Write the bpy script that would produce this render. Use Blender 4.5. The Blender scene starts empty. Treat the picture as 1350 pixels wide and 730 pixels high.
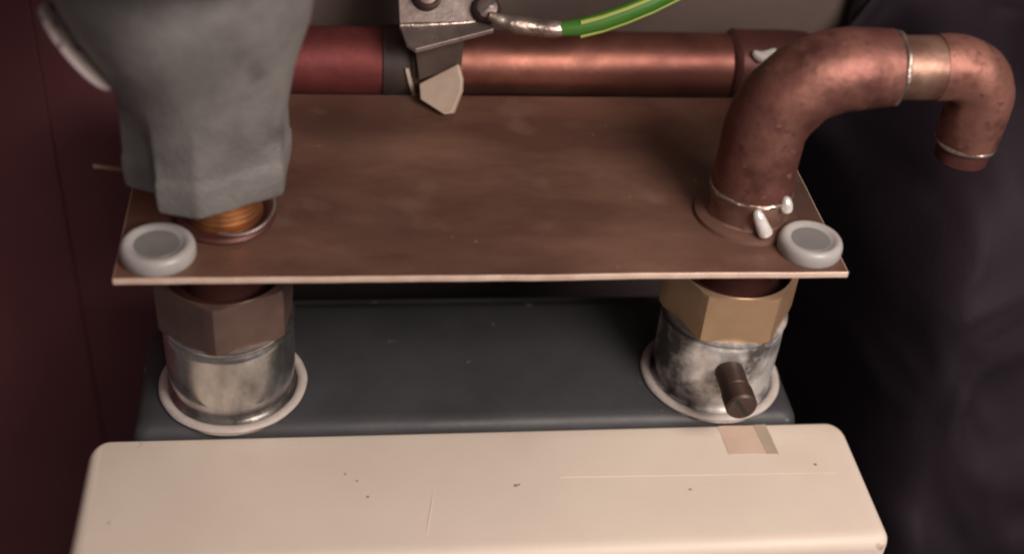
import bpy, bmesh, math, random
from mathutils import Vector, Matrix, noise
random.seed(7)
S = 0.001                     # everything below is written in millimetres
scene = bpy.context.scene
C = scene.collection

# ---------------------------------------------------------------- camera
cam_d = bpy.data.cameras.new('camera'); cam = bpy.data.objects.new('camera', cam_d); C.objects.link(cam)
right = Vector((0.99148, -0.10829, 0.0724)); up = Vector((0.00967, 0.61542, 0.78814)); fwd = Vector((0.1299, 0.78073, -0.61122))
m = Matrix((right, up, -fwd)).transposed().to_4x4()
m.translation = Vector((34.327, -299.456, 275.297)) * S
cam.matrix_world = m
cam_d.sensor_width = 36; cam_d.lens = 1689.365 / 1350 * 36
cam_d.clip_start = 0.01; cam_d.clip_end = 20
cam_d.dof.use_dof = True; cam_d.dof.focus_distance = 0.385; cam_d.dof.aperture_fstop = 5.6
scene.camera = cam

# ---------------------------------------------------------------- world and lamps
w = bpy.data.worlds.new('World'); scene.world = w; w.use_nodes = True
bg = w.node_tree.nodes['Background']; bg.inputs[0].default_value = (1.0, 0.82, 0.82, 1); bg.inputs[1].default_value = 0.10

def area(name, loc, target, size, power, col):
    d = bpy.data.lights.new(name, 'AREA'); d.shape = 'DISK'; d.size = size * S; d.energy = power; d.color = col
    o = bpy.data.objects.new(name, d); C.objects.link(o)
    o.location = Vector(loc) * S
    o.rotation_euler = (Vector(target) - Vector(loc)).to_track_quat('-Z', 'Y').to_euler()
    return o
area('key_lamp', (310, -320, 350), (95, -10, 30), 230, 2.65, (1.0, 0.88, 0.80))  # soft key lamp in front, above and to the right; kind of source unknown
area('fill_lamp', (330, -850, 700), (80, 0, 40), 600, 3.0, (1.0, 0.82, 0.75))  # added fill with no known source, evens out the brightness

scene.view_settings.view_transform = 'Standard'; scene.view_settings.look = 'None'
scene.view_settings.exposure = 0; scene.view_settings.gamma = 1; scene.view_settings.use_curve_mapping = False
scene.cycles.filter_width = 2.2

# ---------------------------------------------------------------- materials
def mat(name, a, b=None, metal=0.0, rough=0.5, rough2=None, scale=60, detail=4, bump=0.0, bscale=400, spots=None, stretch=None, contrast=(0.35, 0.65), coat=0.0, sss=0.0):
    """two-tone procedural surface: noise mixes a and b, a second noise drives roughness, a fine one the relief"""
    M = bpy.data.materials.new(name); M.use_nodes = True
    nt = M.node_tree; N = nt.nodes; L = nt.links
    bs = N['Principled BSDF']
    tc = N.new('ShaderNodeTexCoord'); mp = N.new('ShaderNodeMapping'); L.new(tc.outputs['Object'], mp.inputs[0])
    if stretch: mp.inputs['Scale'].default_value = stretch
    n1 = N.new('ShaderNodeTexNoise'); n1.inputs['Scale'].default_value = scale; n1.inputs['Detail'].default_value = detail; n1.inputs['Roughness'].default_value = 0.6
    L.new(mp.outputs[0], n1.inputs['Vector'])
    r1 = N.new('ShaderNodeValToRGB'); r1.color_ramp.elements[0].position = contrast[0]; r1.color_ramp.elements[1].position = contrast[1]
    r1.color_ramp.elements[0].color = (*a, 1); r1.color_ramp.elements[1].color = (*(b or a), 1)
    L.new(n1.outputs['Fac'], r1.inputs[0]); col = r1.outputs[0]
    if spots:
        for (sc, lo, hi, sc_col) in spots:
            v = N.new('ShaderNodeTexNoise'); v.inputs['Scale'].default_value = sc; v.inputs['Detail'].default_value = 3
            L.new(tc.outputs['Object'], v.inputs['Vector'])
            rr = N.new('ShaderNodeMapRange'); rr.inputs['From Min'].default_value = lo; rr.inputs['From Max'].default_value = hi
            L.new(v.outputs['Fac'], rr.inputs['Value'])
            mx = N.new('ShaderNodeMixRGB'); L.new(rr.outputs[0], mx.inputs[0]); L.new(col, mx.inputs[1]); mx.inputs[2].default_value = (*sc_col, 1)
            col = mx.outputs[0]
    L.new(col, bs.inputs['Base Color'])
    bs.inputs['Metallic'].default_value = metal
    if rough2 is not None:
        n2 = N.new('ShaderNodeTexNoise'); n2.inputs['Scale'].default_value = scale * 1.7; n2.inputs['Detail'].default_value = 5
        L.new(mp.outputs[0], n2.inputs['Vector'])
        mr = N.new('ShaderNodeMapRange'); mr.inputs['From Min'].default_value = 0.3; mr.inputs['From Max'].default_value = 0.7
        mr.inputs['To Min'].default_value = rough; mr.inputs['To Max'].default_value = rough2
        L.new(n2.outputs['Fac'], mr.inputs['Value']); L.new(mr.outputs[0], bs.inputs['Roughness'])
    else: bs.inputs['Roughness'].default_value = rough
    if bump:
        n3 = N.new('ShaderNodeTexNoise'); n3.inputs['Scale'].default_value = bscale; n3.inputs['Detail'].default_value = 4
        L.new(tc.outputs['Object'], n3.inputs['Vector'])
        bp = N.new('ShaderNodeBump'); bp.inputs['Strength'].default_value = bump; bp.inputs['Distance'].default_value = 0.001
        L.new(n3.outputs['Fac'], bp.inputs['Height']); L.new(bp.outputs[0], bs.inputs['Normal'])
    bs.inputs['Coat Weight'].default_value = coat
    bs.inputs['Subsurface Weight'].default_value = sss; bs.inputs['Subsurface Scale'].default_value = .003
    return M

M = dict(

 wall=mat('brown_plaster', (.075,.052,.045), (.10,.07,.06), rough=.85, scale=14, bump=.3, bscale=220),
 maroon=mat('maroon_board', (.125,.034,.040), (.150,.045,.051), rough=.7, rough2=.85, scale=9, bump=.12, bscale=300),
 gap_darkening_board=mat('gap_darkening_board', (.022,.014,.015), (.032,.020,.021), rough=.8, scale=14, bump=.1),
 cloth=mat('black_cloth', (.012,.008,.012), (.017,.011,.017), rough=.75, scale=22, bump=.12, bscale=900),
 plate=mat('brown_plate', (.125,.060,.043), (.225,.122,.086), metal=.35, rough=.38, rough2=.62, scale=26, bump=.08, bscale=600, stretch=(.6,1.4,1),
           spots=[(230,.735,.77,(.30,.21,.17)), (11,.50,.68,(.080,.045,.034)), (38,.60,.80,(.24,.15,.115))]),
 plate_edge=mat('bare_cut_edge', (.74,.57,.47), (.60,.43,.34), metal=.2, rough=.45, scale=120),
 copper=mat('aged_copper', (.27,.115,.085), (.16,.058,.046), metal=.85, rough=.4, rough2=.56, scale=45, bump=.06, bscale=500, spots=[(35,.58,.72,(.22,.085,.07))]),
 copper_bend=mat('dusty_copper', (.30,.14,.108), (.19,.08,.064), metal=.72, rough=.46, rough2=.66, scale=60, bump=.17, bscale=480, spots=[(26,.50,.66,(.15,.055,.047)), (110,.52,.66,(.13,.05,.042)), (420,.58,.70,(.16,.07,.055)), (260,.66,.76,(.34,.18,.15))]),
 copper_dark=mat('dark_copper', (.11,.038,.033), (.07,.026,.023), metal=.5, rough=.5, scale=50),
 tan=mat('fluxed_copper', (.30,.185,.135), (.17,.085,.065), metal=.7, rough=.36, rough2=.6, scale=90, bump=.15),
 solder=mat('solder', (.50,.43,.38), (.30,.23,.19), metal=.9, rough=.26, rough2=.5, scale=150, bump=.5, bscale=380),
 drip=mat('bright_solder', (.95,.93,.90), (.80,.76,.72), metal=.45, rough=.16, scale=200, bump=.35),
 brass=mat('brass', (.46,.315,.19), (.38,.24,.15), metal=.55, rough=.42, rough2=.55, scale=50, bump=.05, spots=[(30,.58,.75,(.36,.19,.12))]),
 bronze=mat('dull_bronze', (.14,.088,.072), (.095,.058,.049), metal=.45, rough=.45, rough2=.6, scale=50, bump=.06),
 dark_bronze=mat('dark_bronze', (.085,.055,.045), (.055,.035,.03), metal=.5, rough=.4, rough2=.55, scale=50, bump=.06),
 thread=mat('copper_thread', (.62,.34,.14), (.45,.20,.09), metal=.9, rough=.3, rough2=.45, scale=80),
 zinc=mat('galvanised', (.80,.78,.75), (.22,.21,.20), metal=.95, rough=.12, rough2=.36, scale=46, detail=5, bump=.12, bscale=200, contrast=(.35,.68), stretch=(1.2,1.2,.6),  # stretched light and dark tones imitate reflections in the metal
          spots=[(55,.60,.72,(.70,.68,.65))]),
 zinc_frosted=mat('frosted_galvanised', (.70,.68,.66), (.10,.09,.088), metal=.55, rough=.3, rough2=.55, scale=62, detail=6, bump=.3, bscale=240, contrast=(.44,.62), spots=[(85,.58,.68,(.66,.64,.62))]),
 sealant=mat('pale_sealant', (.50,.45,.42), (.42,.36,.33), rough=.55, scale=140, bump=.3),
 cast=mat('cast_aluminium', (.26,.25,.242), (.145,.137,.132), metal=.35, rough=.5, rough2=.7, scale=38, bump=.35, bscale=800, spots=[(60,.60,.76,(.11,.10,.095))]),
 cast_d=mat('dark_flange', (.11,.10,.095), (.085,.075,.07), metal=.3, rough=.6, scale=60, bump=.3, bscale=500),
 grey=mat('grey_enamel', (.038,.039,.043), (.050,.051,.055), rough=.42, rough2=.6, scale=30, bump=.06, bscale=500, spots=[(170,.72,.76,(.16,.15,.14))]),
 cream=mat('cream_plastic', (.635,.54,.46), (.69,.605,.51), rough=.5, rough2=.62, scale=12, bump=.05, bscale=500,
           spots=[(105,.73,.80,(.38,.29,.23)), (16,.64,.85,(.60,.49,.39))]),
 patch=mat('pinkish_patch', (.52,.38,.29), (.58,.43,.34), rough=.7, scale=80, bump=.1),
 patch_d=mat('dark_patch_edge', (.32,.26,.19), (.40,.32,.24), rough=.7, scale=120),
 cap=mat('milky_plastic', (.32,.31,.30), (.39,.375,.365), rough=.25, rough2=.42, scale=60, bump=.05, sss=.35),
 cap_in=mat('grey_plastic_dish', (.16,.153,.15), (.20,.19,.185), rough=.35, scale=60),
 steel=mat('clamp_steel', (.27,.225,.205), (.15,.115,.105), metal=.6, rough=.35, rough2=.5, scale=90, bump=.12),
 dsteel=mat('dirty_screw', (.15,.11,.10), (.09,.06,.055), metal=.7, rough=.4, scale=90),
 strap=mat('dull_strap', (.09,.065,.05), (.06,.042,.035), metal=.4, rough=.5, scale=90),
 black_strap=mat('dark_strap', (.055,.038,.033), (.035,.024,.022), metal=.3, rough=.6, scale=90),
 red=mat('dark_red_copper', (.22,.055,.052), (.13,.032,.032), metal=.65, rough=.5, rough2=.64, scale=50, bump=.08),
 tagc=mat('cream_tag', (.46,.36,.29), (.38,.29,.23), rough=.55, scale=90, bump=.1),
 green=mat('green_wire', (.035,.13,.016), (.05,.16,.02), rough=.4, scale=60),
 yellow=mat('yellow_green_stripe', (.36,.42,.10), (.30,.36,.08), rough=.4, scale=60),
 paper=mat('white_label', (.50,.44,.42), (.44,.37,.36), rough=.6, scale=40, spots=[(260,.57,.62,(.16,.11,.11))]),
 dirt=mat('dirt', (.22,.15,.11), (.30,.21,.16), rough=.8, scale=200),
 black=mat('black_cable', (.012,.010,.010), rough=.5),
)

M['cloth'].node_tree.nodes['Principled BSDF'].inputs['Specular IOR Level'].default_value = .2
# ---------------------------------------------------------------- helpers
def obj(name, bm, material, parent=None, smooth=True, bevel=0, seg=2, sub=0, angle=40):
    me = bpy.data.meshes.new(name)
    bmesh.ops.recalc_face_normals(bm, faces=bm.faces)
    bmesh.ops.scale(bm, vec=(S, S, S), verts=bm.verts)
    bm.to_mesh(me); bm.free()
    for x in (material if isinstance(material, (list, tuple)) else [material]): me.materials.append(M[x])
    o = bpy.data.objects.new(name, me); C.objects.link(o)
    if bevel:
        b = o.modifiers.new('bevel', 'BEVEL'); b.width = bevel * S; b.segments = seg; b.limit_method = 'ANGLE'; b.angle_limit = math.radians(35); b.harden_normals = True
    if sub:
        s = o.modifiers.new('sub', 'SUBSURF'); s.levels = sub; s.render_levels = sub
    if smooth:
        me.shade_smooth(); me.set_sharp_from_angle(angle=math.radians(angle))
    if parent:
        o.parent = parent; o.matrix_parent_inverse = parent.matrix_world.inverted()
    return o

def thing(name, label, cat, loc, group=None):
    o = bpy.data.objects.new(name, None); C.objects.link(o); o.empty_display_size = .01
    o.location = Vector(loc) * S; o.matrix_world = Matrix.Translation(o.location)
    return tag(o, label, cat, group)
def tag(o, label, cat, group=None):
    o['label'] = label; o['category'] = cat
    if group: o['group'] = group
    return o
def struct(o): o['kind'] = 'structure'; return o

def box(bm, x0, x1, y0, y1, z0, z1):
    v = [bm.verts.new((x, y, z)) for x in (x0, x1) for y in (y0, y1) for z in (z0, z1)]
    for f in ((0,1,3,2), (4,6,7,5), (0,4,5,1), (2,3,7,6), (0,2,6,4), (1,5,7,3)): bm.faces.new([v[i] for i in f])
    return v

def rings(bm, rr, caps=True):
    """skin a list of vertex-position rings of equal length"""
    vs = [[bm.verts.new(p) for p in r] for r in rr]
    n = len(vs[0])
    for a, b in zip(vs, vs[1:]):
        for i in range(n): bm.faces.new((a[i], a[(i+1) % n], b[(i+1) % n], b[i]))
    if caps:
        bm.faces.new(list(reversed(vs[0]))); bm.faces.new(vs[-1])
    return vs

def lathe(bm, prof, c=(0, 0, 0), n=64, closed=False, axis='z', shape=None):
    out = []
    for r, h in prof:
        ring = []
        for i in range(n):
            t = 2*math.pi*i/n
            q = r * (shape(t, h) if shape else 1)
            a, b = q*math.cos(t), q*math.sin(t)
            p = (a, b, h) if axis == 'z' else ((a, h, b) if axis == 'y' else (h, a, b))
            ring.append((c[0]+p[0], c[1]+p[1], c[2]+p[2]))
        out.append(ring)
    if closed: out.append(out[0]); 
    if closed:
        vs = [[bm.verts.new(p) for p in r] for r in out[:-1]]
        m_ = len(vs)
        for k in range(m_):
            a, b = vs[k], vs[(k+1) % m_]
            for i in range(n): bm.faces.new((a[i], a[(i+1) % n], b[(i+1) % n], b[i]))
    else: rings(bm, out)

def sweep(bm, pts, rad, n=32, wob=0, capends=True):
    pts = [Vector(p) for p in pts]
    if not isinstance(rad, (list, tuple)): rad = [rad]*len(pts)
    T = []
    for i in range(len(pts)):
        a = pts[max(0, i-1)]; b = pts[min(len(pts)-1, i+1)]; T.append((b-a).normalized())
    nrm = T[0].orthogonal().normalized(); out = []
    for i, p in enumerate(pts):
        nrm = (nrm - T[i]*nrm.dot(T[i])).normalized(); bi = T[i].cross(nrm)
        ring = []
        for k in range(n):
            t = 2*math.pi*k/n; d = nrm*math.cos(t) + bi*math.sin(t)
            r = rad[i]
            if wob: r += wob*noise.noise((p+d*8)*.22)
            ring.append(p + d*r)
        out.append(ring)
    rings(bm, out, capends)

def arc(c, a0, a1, r, u, v, n=14):
    c = Vector(c); u = Vector(u); v = Vector(v)
    return [c + u*(r*math.cos(a0+(a1-a0)*i/n)) + v*(r*math.sin(a0+(a1-a0)*i/n)) for i in range(n+1)]

def prism(bm, pts, thick):
    """polygon of 3-D points given thickness along its normal (both sides)"""
    P = [Vector(p) for p in pts]
    nv = (P[1]-P[0]).cross(P[2]-P[0]).normalized()*(thick/2)
    rings(bm, [[p-nv for p in P], [p+nv for p in P]])

def rbox_outline(x0, x1, y0, y1, r, n=8):
    o = []
    for cx, cy, a in ((x1-r[0], y1-r[0], 0), (x0+r[1], y1-r[1], 90), (x0+r[2], y0+r[2], 180), (x1-r[3], y0+r[3], 270)):
        rr = r[len(o)//(n+1)]
        for i in range(n+1):
            t = math.radians(a+90*i/n); o.append((cx+rr*math.cos(t), cy+rr*math.sin(t)))
    return o

H = 63.3            # top of the plate
PI = math.pi

# ---------------------------------------------------------------- setting
bm = bmesh.new(); box(bm, -420, 700, 108, 128, -420, 420); struct(obj('back_wall', bm, 'wall', smooth=False))
bm = bmesh.new(); box(bm, -420, -66.3, 97.2, 106, -420, 419); struct(obj('wall_board', bm, 'maroon', bevel=.8))
bm = bmesh.new(); box(bm, -66.3, -2, 98, 107.7, -420, 419); struct(obj('wall_board', bm, 'maroon', bevel=.3))
bm = bmesh.new(); box(bm, -2, 183, 98.2, 107.7, -420, 47); struct(obj('wall_board', bm, 'gap_darkening_board', bevel=.8))  # board added to darken the gap under the plate

# ---------------------------------------------------------------- gas meter
meter = thing('gas_meter', 'grey steel gas meter with cream plastic front cover and two metal spigots', 'gas meter', (76, 0, -220))
bm = bmesh.new()
out = rbox_outline(-29, 177, -20.2, 41, (20, 20, 4, 4))
def ins(d, z): 
    cx, cy = 74, 9
    return [(cx+(x-cx)*(1-d/103), cy+(y-cy)*(1-d/32), z) for x, y in out]
rings(bm, [ins(4, -222), ins(0, -218), ins(0, -5), ins(.5, -3), ins(1.6, -1.4), ins(3.2, -.4), ins(6, 0)])
body = obj('steel_body', bm, 'grey', meter)
bm = bmesh.new()
pts = [(x, y) for x, y in rbox_outline(-26, 174, 30, 46, (8, 8, .5, .5))]
rings(bm, [[(x, y, -6) for x, y in pts], [(x, y, -4.5) for x, y in pts]])
obj('seam_flange', bm, 'grey', body)
# cream cover: rounded outline, soft top edge, top face shallowly stepped
bm = bmesh.new()
co = rbox_outline(-40.5, 191, -70, -20.5, (6.5, 6.5, 5, 5), 10)
def insc(d, z, zt=0):
    o = []
    for x, y in co:
        cx = min(max(x, -33), 183.5); cy = min(max(y, -63), -28); d_ = d*(1-.6*max(0, min(1, (y+30)/9)))
        v = Vector((x-cx, y-cy)); l = max(v.length, 1e-6); k = max(0, (l-d_))/l
        o.append((cx+v.x*k, cy+v.y*k, z))
    return o
rings(bm, [insc(0, -170), insc(0, -6.2), insc(.25, -4.9), insc(.9, -3.7), insc(1.9, -2.8), insc(3.2, -2.3), insc(4.8, -2.15)])
cover = obj('front_cover', bm, 'cream', meter, angle=50)
bm = bmesh.new(); sweep(bm, [(97, -41.2, -2.25), (140, -42, -2.22), (182, -42.7, -2.3)], .22, 8); obj('moulded_ridge', bm, 'cream', cover)
bm = bmesh.new(); sweep(bm, [(59.8, -42.6, -2.35), (58.6, -50, -2.17), (57, -58, -2.17), (55.6, -67, -2.45)], .2, 8); obj('moulded_line', bm, 'cream', cover)
bm = bmesh.new()
for (x, y, r) in ((83.6, -44.1, .6), (84.6, -43.8, .4), (176.4, -39.3, .5), (40.5, -46.7, .45), (34.1, -37.6, .35), (135.3, -47.8, .45), (37.5, -40.4, .35)):
    lathe(bm, [(r, -2.4), (r*.9, -2.0), (r*.3, -1.85)], (x, y, 0), 9)
obj('dirt_fleck', bm, 'dirt', cover)['kind'] = 'stuff'

for x, nip in ((0, 0), (152, 1)):
    bm = bmesh.new()
    zm = 'zinc_frosted' if nip else 'zinc'
    lathe(bm, [(17.4, -.6), (17.5, .8), (18.0, 2.4), (18.7, 5), (19.1, 9), (19.3, 17), (19.2, 24.5), (19.2, 26.3), (18.6, 26.8), (18.6, 27.4), (19.5, 27.8), (19.7, 28.6), (19.3, 29.4), (16, 29.5)], (x, 0, 0), 96)
    sp = obj('spigot', bm, zm, meter, angle=55)
    sp['label'] = 'galvanised spigot with a slotted test screw' if nip else 'galvanised spigot with reflections painted as streaks and no screw'
    bm = bmesh.new(); lathe(bm, [(17.2, -.7), (22, -.7), (22.0, .7), (17.2, .7)], (x, 0, 0), 96, closed=True); obj('flange', bm, zm, sp)
    bm = bmesh.new()
    lathe(bm, [(21.1+1.5*math.cos(t), .8+1.1*math.sin(t)) for t in [2*PI*i/10 for i in range(10)]], (x, 0, 0), 120, closed=True,
          shape=lambda t, h: 1+.003*math.sin(5*t)+.002*math.sin(13*t+1))
    obj('rim', bm, 'sealant', sp)
    if nip:
        bm = bmesh.new()
        a = (150.6, 0, 18.2)
        lathe(bm, [(4.4, -16), (4.4, -21), (4.4, -27.6), (4.1, -28), (4.75, -28.6), (4.75, -34.2), (4.2, -35)], a, 28, axis='y')
        ns = obj('test_screw', bm, 'dark_bronze', sp, angle=30)
        bm = bmesh.new()
        d = Vector((math.cos(.95), 0, -math.sin(.95))); q = Vector((d.z, 0, -d.x))
        cc = Vector((150.6, -35.05, 18.2))
        rings(bm, [[cc+d*3.6*i+q*.55*j+Vector((0, k, 0)) for i, j in ((1,1),(1,-1),(-1,-1),(-1,1))] for k in (-.06, .5)])
        obj('slot', bm, 'black', ns, smooth=False)

# ---------------------------------------------------------------- thin pinkish patch with a darker side strip on the cover
tp = thing('cover_patch', 'small pinkish patch with a darker side strip on the cream cover below the test screw', 'patch', (158, -28, -2))
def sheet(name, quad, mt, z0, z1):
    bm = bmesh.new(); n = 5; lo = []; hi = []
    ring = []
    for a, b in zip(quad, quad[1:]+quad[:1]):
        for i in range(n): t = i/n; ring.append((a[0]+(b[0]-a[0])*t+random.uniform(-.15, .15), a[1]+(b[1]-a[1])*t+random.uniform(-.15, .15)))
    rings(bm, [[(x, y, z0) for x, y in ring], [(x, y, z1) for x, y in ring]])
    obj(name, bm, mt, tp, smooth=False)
sheet('strip', [(149.8, -21.8), (150.6, -34), (162.8, -34.2), (161.8, -21.8)], 'patch', -2.6, -2.02)
sheet('dark_edge', [(161.3, -21.8), (162.4, -34.3), (166, -34.4), (165.4, -21.8)], 'patch_d', -2.6, -1.9)

# ---------------------------------------------------------------- plate
bm = bmesh.new(); nx, ny = 40, 12
x0, x1, y0, y1 = -25.6, 175.1, -28, 68.3
rr = []
per = [(x0+(x1-x0)*i/nx, y0) for i in range(nx)] + [(x1, y0+(y1-y0)*i/ny) for i in range(ny)] + [(x1-(x1-x0)*i/nx, y1) for i in range(nx)] + [(x0, y1-(y1-y0)*i/ny) for i in range(ny)]
per = [(x+.15*noise.noise((x*.1, y*.1, 3)), y+.25*noise.noise((x*.09, y*.09, 8))) for x, y in per]
wz = lambda x, y: .35*noise.noise((x*.02, y*.03, 1))
vs = rings(bm, [[(x, y, H-1.9+wz(x, y)) for x, y in per], [(x, y, H+wz(x, y)) for x, y in per]])
for f in bm.faces:
    f.normal_update()
    if len(f.verts) == 4: f.material_index = 1
plate = tag(obj('meter_plate', bm, ['plate', 'plate_edge'], bevel=.3, seg=2), 'brown metal plate joining the two meter unions, worn bright along its front edge', 'metal plate')

plate.modifiers['bevel'].material = 1
# ---------------------------------------------------------------- unions under the plate
def union(x, ang, mt, label):
    t = thing('union', label, 'union nut', (x, 0, 28), 'hexagon unions clamped under the plate')
    def hexr(R, z, chf=0):
        o = []
        for i in range(72):
            th = 2*PI*i/72
            k = ((th-math.radians(ang)) % (PI/3)) - PI/6
            r = R*math.cos(PI/6)/math.cos(k)
            o.append((x+(min(r, chf) if chf else r)*math.cos(th), (min(r, chf) if chf else r)*math.sin(th), z))
        return o
    bm = bmesh.new()
    R = 21.0
    circ = lambda r, z: [(x+r*math.cos(2*PI*i/72), r*math.sin(2*PI*i/72), z) for i in range(72)]
    rr = [circ(17, 29), hexr(R, 28.6, 19.6), hexr(R, 29.2, 20.4), hexr(R, 30.0), hexr(R, 44.8), hexr(R, 45.8, 20.2), circ(17.9, 46.1), circ(17.3, 45.5), circ(17.0, 39), circ(12, 38.5)]
    rings(bm, rr, caps=False)
    obj('hexagon_nut', bm, mt, t, angle=22)
    bm = bmesh.new(); lathe(bm, [(16.6, 38), (16.6, 41.5), (12.5, 42.5), (12.2, 58), (14, 59), (14, 61.35)], (x, 0, 0), 64)
    obj('tail_piece', bm, 'copper_dark', t)  # darker copper carries the shade under the plate
    return t
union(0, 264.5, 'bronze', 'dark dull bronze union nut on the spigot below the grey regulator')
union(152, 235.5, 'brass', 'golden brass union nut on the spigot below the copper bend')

# ---------------------------------------------------------------- caps on the plate corners
def cap(x, y, label, R_):
    t = thing('plastic_cap', label, 'plastic cap', (x, y, H), 'milky caps on the plate corners')
    bm = bmesh.new()
    lathe(bm, [(R_*q, h) for q, h in ((.97, -.1), (1.0, .5), (1.0, 2.6), (.97, 3.6), (.91, 4.3), (.84, 4.55), (.78, 4.5), (.71, 4.1), (.62, 3.6), (.3, 3.3), (.08, 3.25))], (x, y, H), 64)
    c_ = obj('cap', bm, 'cap', t, angle=60)
    bm = bmesh.new(); lathe(bm, [(R_*.62, 3.4), (R_*.60, 3.75), (R_*.3, 3.5), (.5, 3.45)], (x, y, H), 40)
    obj('dish', bm, 'cap_in', c_, angle=60)
cap(-14.9, -17.6, 'milky plastic cap on the plate corner below the grey regulator', 10.0)
cap(166.3, -17.2, 'milky plastic cap on the plate corner beside the solder drips', 9.2)

# ---------------------------------------------------------------- regulator
reg = thing('gas_regulator', 'grey cast metal gas regulator flaring upwards above the plate', 'regulator', (-1, 0, H))
BOSS = [(-12.0, -18.6), (-1.5, -21.6), (19.5, -10), (21, 8), (9, 20), (-12, 19), (-21, 8), (-21.8, -6), (-14.2, -10)]
def boss_radius(t):
    d = Vector((math.cos(t), math.sin(t)))
    for a, b in zip(BOSS, BOSS[1:]+BOSS[:1]):
        a = Vector(a); e = Vector(b)-a
        den = d.x*e.y-d.y*e.x
        if abs(den) < 1e-9: continue
        q = (a.x*e.y-a.y*e.x)/den; u = (a.x*d.y-a.y*d.x)/den
        if q > 0 and -1e-6 <= u <= 1+1e-6: return q
    return 20
def hexblend(t, h, r):
    k = max(0, min(1, (112-h)/24)); k = k*k*(3-2*k)
    return 1*(1-k) + boss_radius(t)/22*k
bm = bmesh.new()
prof = [(12, 77.0), (20.4, 77.2), (21.8, 77.8), (22.2, 79), (22.4, 82), (22.5, 85), (22.4, 87), (22.0, 88), (21.9, 89.5), (21.9, 92), (21.9, 95), (22.0, 98), (22.2, 101.5), (22.6, 105), (23.6, 110), (25.2, 115), (27.3, 120), (29.3, 125), (30.9, 130), (32, 135), (32.8, 140), (33.2, 145), (33.3, 149)]
out = []
for r, z in prof:
    ring = []
    ox = -1.2 - max(0, z-105)*.09
    for i in range(144):
        t = 2*PI*i/144; q = r*hexblend(t, z, r)
        p = Vector((q*math.cos(t), q*math.sin(t), z))
        q += .35*noise.noise(p*.12)
        ring.append((ox+q*math.cos(t), q*math.sin(t), z + (.9*noise.noise((math.cos(t)*2, math.sin(t)*2, 5)) if z < 81 else 0)))
    out.append(ring)
rings(bm, out)
rb = obj('cast_body', bm, 'cast', reg, angle=28)
bm = bmesh.new(); lathe(bm, [(30, 148), (36, 149.5), (45.2, 151), (46, 152), (46, 160), (45, 161), (30, 172), (12, 178)], (-4.6, 0, 0), 96); obj('shading_diaphragm_housing', bm, 'cast_d', reg)  # out of view, rim widened to shade the upper regulator body
bm = bmesh.new(); prof = []
z = 62.8
prof.append((10.6, 62.8)); prof.append((10.6, 66)); 
for i in range(6):
    zz = 66.2+i*1.7; prof += [(9.7, zz), (10.3, zz+.45), (10.3, zz+.9), (9.7, zz+1.35)]
prof.append((9.7, 77))
lathe(bm, prof, (1.5, 0, 0), 56); obj('threaded_inlet', bm, 'thread', reg)
bm = bmesh.new(); lathe(bm, [(13.6, -.9), (14, 0), (13.4, .9), (10.4, .9), (10.4, -.9)], (1.5, 0, 64.2), 56, closed=True); obj('back_nut', bm, 'copper_dark', reg)
bm = bmesh.new(); sweep(bm, arc((5, -1.0, 67.6), -2.3, 1.2, 10.2, (1, 0, .06), (0, 1, .25), 24), .55, 8); obj('wire_loop', bm, 'steel', reg)
bm = bmesh.new(); sweep(bm, [(-33.5, 6, 76.2), (-26, 5, 75.9), (-16, 4, 75.7)], .75, 10); obj('sealing_pin', bm, 'tan', reg)
# label disc stuck edge-on to the flare
ctr = Vector((-29.6, -9, 120.6)); a = Vector((-13.5, 0, 22.6)).normalized()
view = (Vector((34.3, -299.5, 275.3))-ctr).normalized()
a = (a - view*a.dot(view)).normalized()
side = view.cross(a).normalized()
b = (side*.36 + view*.93).normalized()
nn = a.cross(b).normalized()
bm = bmesh.new()
rings(bm, [[ctr + a*(12.8*math.cos(2*PI*i/48)) + b*(9*math.sin(2*PI*i/48)) + nn*k for i in range(48)] for k in (-.55, .55)])
obj('rating_label', bm, 'paper', reg)['label'] = 'worn pale label disc standing out from the regulator flare'

# ---------------------------------------------------------------- copper bend on the right union
bend = thing('copper_bend', 'thick soldered copper bend rising from the plate and turning down again', 'copper pipe', (152, 0, H))
bm = bmesh.new()
pts = [Vector((152, 0, z)) for z in (72, 76, 80, 85, 90)] + arc((174, 0, 90), PI, PI/2, 22, (1, 0, 0), (0, 0, 1), 16)[1:] + [Vector((x, .3*(x-168)/5, 112)) for x in (177, 180, 184)]
rad = [12.0, 12.1, 11.7, 11.5, 11.5] + [11.5+.25*math.sin(i/15*PI) for i in range(16)] + [11.2, 11.0, 10.6]
sweep(bm, pts, rad, 48, wob=.35); obj('elbow', bm, 'copper_bend', bend)
bm = bmesh.new(); lathe(bm, [(11.4, 61), (12.9, 63.6), (13.0, 65), (11.9, 66), (11.7, 70), (12.2, 72.6), (12.2, 74), (11, 74.6)], (152, 0, 0), 56,
                        shape=lambda t, h: 1+.012*math.sin(5*t+h)); obj('collar', bm, 'tan', bend)
bm = bmesh.new(); lathe(bm, [(11.7+.8*math.cos(t), 74.1+.8*math.sin(t)) for t in [2*PI*i/10 for i in range(10)]], (152, 0, 0), 72, closed=True,
                        shape=lambda t, h: 1+.03*math.sin(4*t)+.022*math.sin(11*t)*math.sin(h*3)); obj('solder_ring', bm, 'solder', bend)
bm = bmesh.new(); lathe(bm, [(13.6, 62.9), (15.6, 63.3), (15.2, 64.6), (13, 65.6)], (152, 0, 0), 56); obj('foot_ring', bm, 'plate', bend)
bm = bmesh.new(); lathe(bm, [(9.9+.85*math.cos(t), .8*math.sin(t)) for t in [2*PI*i/10 for i in range(10)]], (185.4, 1, 112), 64, closed=True, axis='x',
                        shape=lambda t, h: 1+.035*math.sin(3*t)+.03*math.sin(8*t+2)); obj('solder_ring', bm, 'solder', bend)
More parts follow.
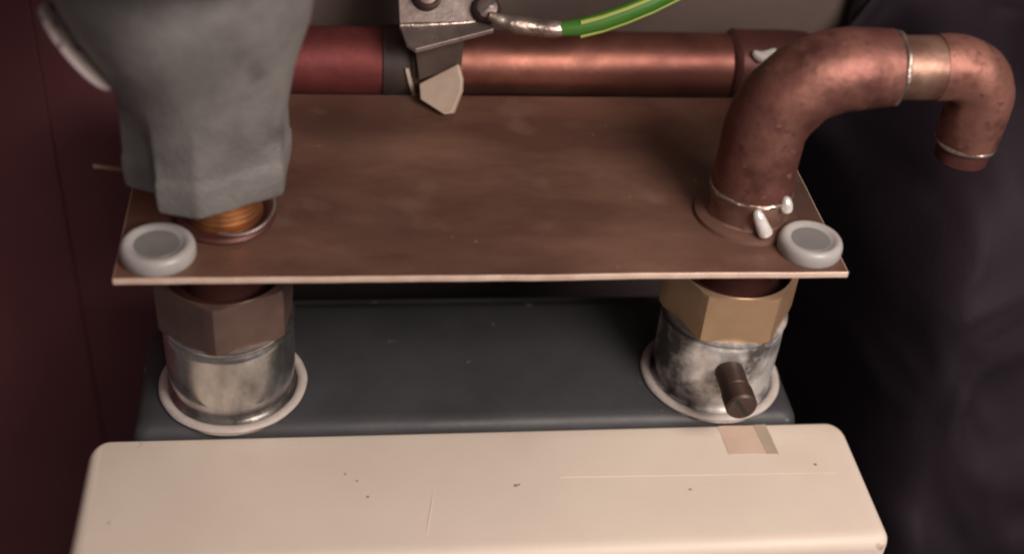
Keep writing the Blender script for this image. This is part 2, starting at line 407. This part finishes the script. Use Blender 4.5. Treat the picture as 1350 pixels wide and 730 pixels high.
bm = bmesh.new(); lathe(bm, [(10.7, -2.4), (10.4, -1.3), (9.2, -.8), (8.6, .2)], (185.4, 1, 112), 56, axis='x'); obj('reducer_lip', bm, 'copper_bend', bend)
bm = bmesh.new(); sweep(bm, [(184.5, 1, 112), (190, 1.2, 112), (196, 1.4, 112), (199.2, 1.5, 112)], [9.0, 8.9, 8.9, 8.9], 40, wob=.15); obj('short_pipe', bm, 'tan', bend)
bm = bmesh.new()
pts = [Vector((197.6, 1.5, 112)), Vector((201, 1.6, 112))] + arc((203, 1.6, 101), PI/2, 0, 11, (1, 0, 0), (0, 0, 1), 14) + [Vector((214, 1.6, z)) for z in (97, 92, 88.5)]
sweep(bm, pts, [9.2, 9.4] + [9.2]*15 + [9.1, 9.1, 8.8], 40, wob=.3); obj('elbow', bm, 'copper_bend', bend)
bm = bmesh.new(); lathe(bm, [(8.3+.7*math.cos(t), 88.2+.8*math.sin(t)) for t in [2*PI*i/10 for i in range(10)]], (214, 1.6, 0), 56, closed=True, shape=lambda t, h: 1+.015*math.sin(4*t)); obj('solder_ring', bm, 'solder', bend)
bm = bmesh.new(); lathe(bm, [(6.4, 88), (6.4, 82.5), (7.0, 82), (7.6, 82.6), (7.7, 85), (7.6, 89)], (214, 1.6, 0), 40); obj('drop_pipe', bm, 'copper_dark', bend)
def drip(pts, rad):
    bm = bmesh.new(); sweep(bm, pts, rad, 18); obj('solder_drip', bm, 'drip', bend, sub=1)
drip([(150.0, -12.4, 74.0), (150.6, -12.9, 72.6), (151.8, -13.4, 70.2), (153.0, -13.9, 68.0), (153.8, -14.2, 66.6), (154.0, -14.2, 65.8)], [.8, 1.6, 1.9, 2.1, 2.4, 1.1])
drip([(158.6, -10.6, 77.2), (158.9, -10.9, 76), (159.2, -11.2, 74.2), (159.5, -11.3, 72.6), (159.5, -11.3, 72)], [.6, 1.5, 1.9, 1.8, .7])

# ---------------------------------------------------------------- copper pipe behind the plate
pipe = thing('copper_pipe', 'straight reddish copper pipe running behind the plate under the earth clamp', 'copper pipe', (90, 82, 57))
bm = bmesh.new(); sweep(bm, [(-10+8*i, 82, 68.2+.002*i) for i in range(23)], 10.9, 40, wob=.12); obj('tube', bm, 'copper', pipe)
bm = bmesh.new(); sweep(bm, [(-10, 82, 68.2), (10, 82, 68.2), (30, 82, 68.2), (47.5, 82, 68.2), (48, 82, 68.2)], [11.25, 11.25, 11.25, 11.25, 10.8], 40, wob=.15); obj('red_section', bm, 'red', pipe)['label'] = 'dark red section between regulator and clamp'  # slightly thicker dark red length of the same pipe
bm = bmesh.new(); sweep(bm, [(166, 82, 68.3), (167, 82, 68.3), (174, 82, 68.3), (182, 82, 68.3), (190, 82, 68.3), (193, 82, 68.3), (194, 82, 68.3)], [11.2, 12.2, 12.2, 12.2, 12.2, 11.8, 9], 40, wob=.3); obj('end_coupling', bm, 'copper_dark', pipe)
bm = bmesh.new(); sweep(bm, [(165.2, 82, 68.3), (166, 82, 68.3), (167.4, 82, 68.3), (168.2, 82, 68.3)], [11, 11.9, 12.4, 11.9], 48, wob=.8); obj('solder_joint', bm, 'copper_dark', pipe)
bm = bmesh.new(); sweep(bm, [(170.5, 72.4, 79.0), (172, 72.0, 77.6), (173.5, 71.6, 76.6), (175.5, 72.2, 77.6), (179, 73.4, 79.4)], [.7, 1.9, 2.4, 1.6, .5], 14, wob=.5); obj('solder_blob', bm, 'drip', pipe, sub=1)

# ---------------------------------------------------------------- earth clamp
cl = thing('earth_clamp', 'metal earth clamp strapped round the copper pipe with two screws and a cream strap end', 'pipe clamp', (62, 80, 57))
def band(bm, x0, x1, r, th, a0, a1, n=40, skew=0):
    o = []
    for i in range(n+1):
        t = a0+(a1-a0)*i/n; s = skew*math.sin(t)
        o.append([(x+s, 82+q*math.cos(t), 68.3+q*math.sin(t)) for x, q in ((x0, r), (x1, r), (x1, r+th), (x0, r+th))])
    rings(bm, o)
bm = bmesh.new(); band(bm, 56.7, 70.5, 11.1, 1.2, .2, 2*PI-.05, 60, 0); obj('strap', bm, 'strap', cl, bevel=.2, seg=1)
bm = bmesh.new(); band(bm, 55.6, 56.8, 12.2, .9, PI*.9, PI*1.45, 30, -3.2); obj('strap_edge', bm, 'tagc', cl)
bm = bmesh.new(); band(bm, 47.5, 56.5, 11.1, .9, .2, 2*PI-.05, 60, 0); obj('strap_loop', bm, 'black_strap', cl, bevel=.2, seg=1)  # dark band around the pipe beside the strap
# saddle plate standing over the pipe, facing forward and up
def pl(x, v, d=0):   # v along the plate downwards-forward, d out of it
    o = Vector((0, 71.5, 95)); dn = Vector((0, -.62, -.78)); nr = Vector((0, -.78, .62))
    return o + dn*v + nr*d + Vector((x, 0, 0))
bm = bmesh.new(); prism(bm, [pl(51.2, -22), pl(76, -22), pl(77, 7), pl(52.3, 9)], 1.6)
sad = obj('clamp_plate', bm, 'steel', cl, bevel=.35)
bm = bmesh.new(); prism(bm, [pl(52.3, 8.2, 0), pl(77, 6.4, 0), pl(82, 8.6, 3.6), pl(81.5, 9.8, 3.8), pl(57, 16.5, 4.2), pl(54.2, 14.5, 3.4)], 1.5)
obj('folded_lip', bm, 'steel', sad, bevel=.35)
bm = bmesh.new(); sweep(bm, [pl(52.4, 8.0, .9), pl(58, 7.8, 1.3), pl(66, 7.2, 1.2), pl(76, 6.4, .8)], [.9, 1.1, .8, .5], 10, wob=.4); obj('fold_highlight', bm, 'solder', sad)  # bright bar painted in as the highlight along the fold
for x, v in ((60.8, -1.5), (79.5, 2.5)):
    bm = bmesh.new(); c0 = pl(x, v)
    nr = Vector((0, -.78, .62)); uu = Vector((1, 0, 0)); vv = nr.cross(uu)
    rings(bm, [[c0+nr*h+uu*(r*math.cos(2*PI*i/28))+vv*(r*math.sin(2*PI*i/28)) for i in range(28)] for r, h in ((4.8, .6), (4.8, 1.6), (4.2, 2.6), (4.1, 4.2), (3.2, 5.2), (1, 5.6))])
    sc = obj('screw', bm, 'dsteel', cl, angle=35)
    bm = bmesh.new(); dd = (uu*.8+vv*.6).normalized(); qq = nr.cross(dd)
    rings(bm, [[c0+nr*h+dd*3.0*i+qq*.45*j for i, j in ((1,1),(1,-1),(-1,-1),(-1,1))] for h in (5.0, 5.75)]); obj('slot', bm, 'black', sc, smooth=False)
    bm = bmesh.new(); lathe(bm, [(.9, -.2), (1.0, .3), (.4, .8)], c0+nr*5.2+uu*1.2, 12); obj('bright_dot', bm, 'drip', sc)  # small bright bead on the screw head
# strap neck between plate and pipe, then the cream strap end tongue hanging over the plate
bm = bmesh.new(); prism(bm, [(57, 68.5, 83), (73, 68.5, 84), (72.5, 66.8, 75), (59, 66.8, 70)], 1.5); obj('strap_neck', bm, 'strap', cl, bevel=.3)
bm = bmesh.new(); prism(bm, [(59.3, 66.2, 68.6), (71.6, 66.0, 76.2), (72.8, 62.6, 72.6), (72.6, 60.6, 69.4), (69.6, 54.8, 64.5), (66.6, 54.4, 64.3), (59.4, 61.2, 65.8)], 2.6)
obj('strap_end', bm, 'tagc', cl, bevel=.6, seg=3)

# ---------------------------------------------------------------- earth wire
wi = thing('earth_wire', 'green and yellow earth wire with a bright crimped lug leaving the clamp', 'wire', (104, 60, 92))
core = [(101.5, 60.5, 91.8), (108, 60, 92.9), (115, 60, 95.0), (122, 60, 97.9), (130, 60.5, 101.5), (139, 61.5, 106.2), (150, 64, 112), (165, 70, 119)]
bm = bmesh.new(); sweep(bm, core, [2.2, 2.75, 2.9, 2.9, 2.9, 2.9, 2.9, 2.9], 24); ins_ = obj('insulation', bm, 'green', wi)
for off in ((0.2, -1.35, 2.15), (.6, -1.2, -2.35)):
    bm = bmesh.new(); sweep(bm, [Vector(p)+Vector(off) for p in core[1:]], .82, 12); obj('stripe', bm, 'yellow', ins_)
bm = bmesh.new(); sweep(bm, [(80, 63, 95.0), (83, 62, 94.0), (86, 61.5, 93.2), (88, 61.2, 92.9), (93, 61, 92.3), (95, 60.8, 92.0), (96, 60.7, 92), (101, 60.5, 91.8), (103.5, 60.5, 91.9)], [1.4, 1.9, 2.3, 2.8, 2.8, 2.4, 2.7, 2.7, 2.2], 20, wob=.2); obj('lug', bm, 'solder', wi)

# ---------------------------------------------------------------- black cable by the wall, dark cloth heap
bm = bmesh.new(); sweep(bm, [(219+.6*math.sin(i), 101, 40+8*i) for i in range(22)], 4.6, 20); tag(obj('black_cable', bm, 'black'), 'thick black cable running up the wall behind the copper bend', 'cable')

def sstep(a, b, x): t = max(0, min(1, (x-a)/(b-a))); return t*t*(3-2*t)
prof = [(98, 128), (97, 112), (90, 94), (66, 84), (42, 80), (20, 74), (4, 62), (-8, 42), (-16, 10), (-24, -40), (-34, -110), (-46, -200), (-58, -300)]
bm = bmesh.new(); NU, NV = 150, 170; grid = []
for j in range(NV+1):
    f = j/NV*(len(prof)-1); k = min(int(f), len(prof)-2); t = f-k
    p0 = prof[max(k-1, 0)]; p1 = prof[k]; p2 = prof[k+1]; p3 = prof[min(k+2, len(prof)-1)]
    cr = lambda q: .5*((2*p1[q]) + (-p0[q]+p2[q])*t + (2*p0[q]-5*p1[q]+4*p2[q]-p3[q])*t*t + (-p0[q]+3*p1[q]-3*p2[q]+p3[q])*t**3)
    Y, Z = cr(0), cr(1); row = []
    for i in range(NU+1):
        x = 182+340*(i/NU)**1.15
        s = sstep(184, 226, x)
        y = 97*(1-s)*.98 + Y*s if Y < 95 else Y
        zz = Z - (1-sstep(205, 240, x))*max(0, Z-30)*.6
        q = Vector((x*.012, zz*.011+y*.006, 0))
        q2 = q + Vector((noise.noise(q*1.2), noise.noise(q*1.2+Vector((9, 4, 2))), 0))*.8
        fold = (1-abs(noise.noise(q2*1.5)))**3*9 + (1-abs(noise.noise(q2*3.1+Vector((3, 3, 1)))))**4*3.5 + 8*noise.noise(q*.9)
        amp = .25+.75*s
        y2 = y - (fold-4)*amp*.6; z2 = zz + (fold-5)*amp*.45
        y2 = min(y2, 99)
        row.append(bm.verts.new((x, y2, z2)))
    grid.append(row)
for j in range(NV):
    for i in range(NU): bm.faces.new((grid[j][i], grid[j][i+1], grid[j+1][i+1], grid[j+1][i]))
cloth = obj('black_cloth', bm, 'cloth', angle=180)
so = cloth.modifiers.new('solid', 'SOLIDIFY'); so.thickness = .0012; so.offset = 1
tag(cloth, 'crumpled heap of black cloth beside the meter and below the copper bend', 'cloth')
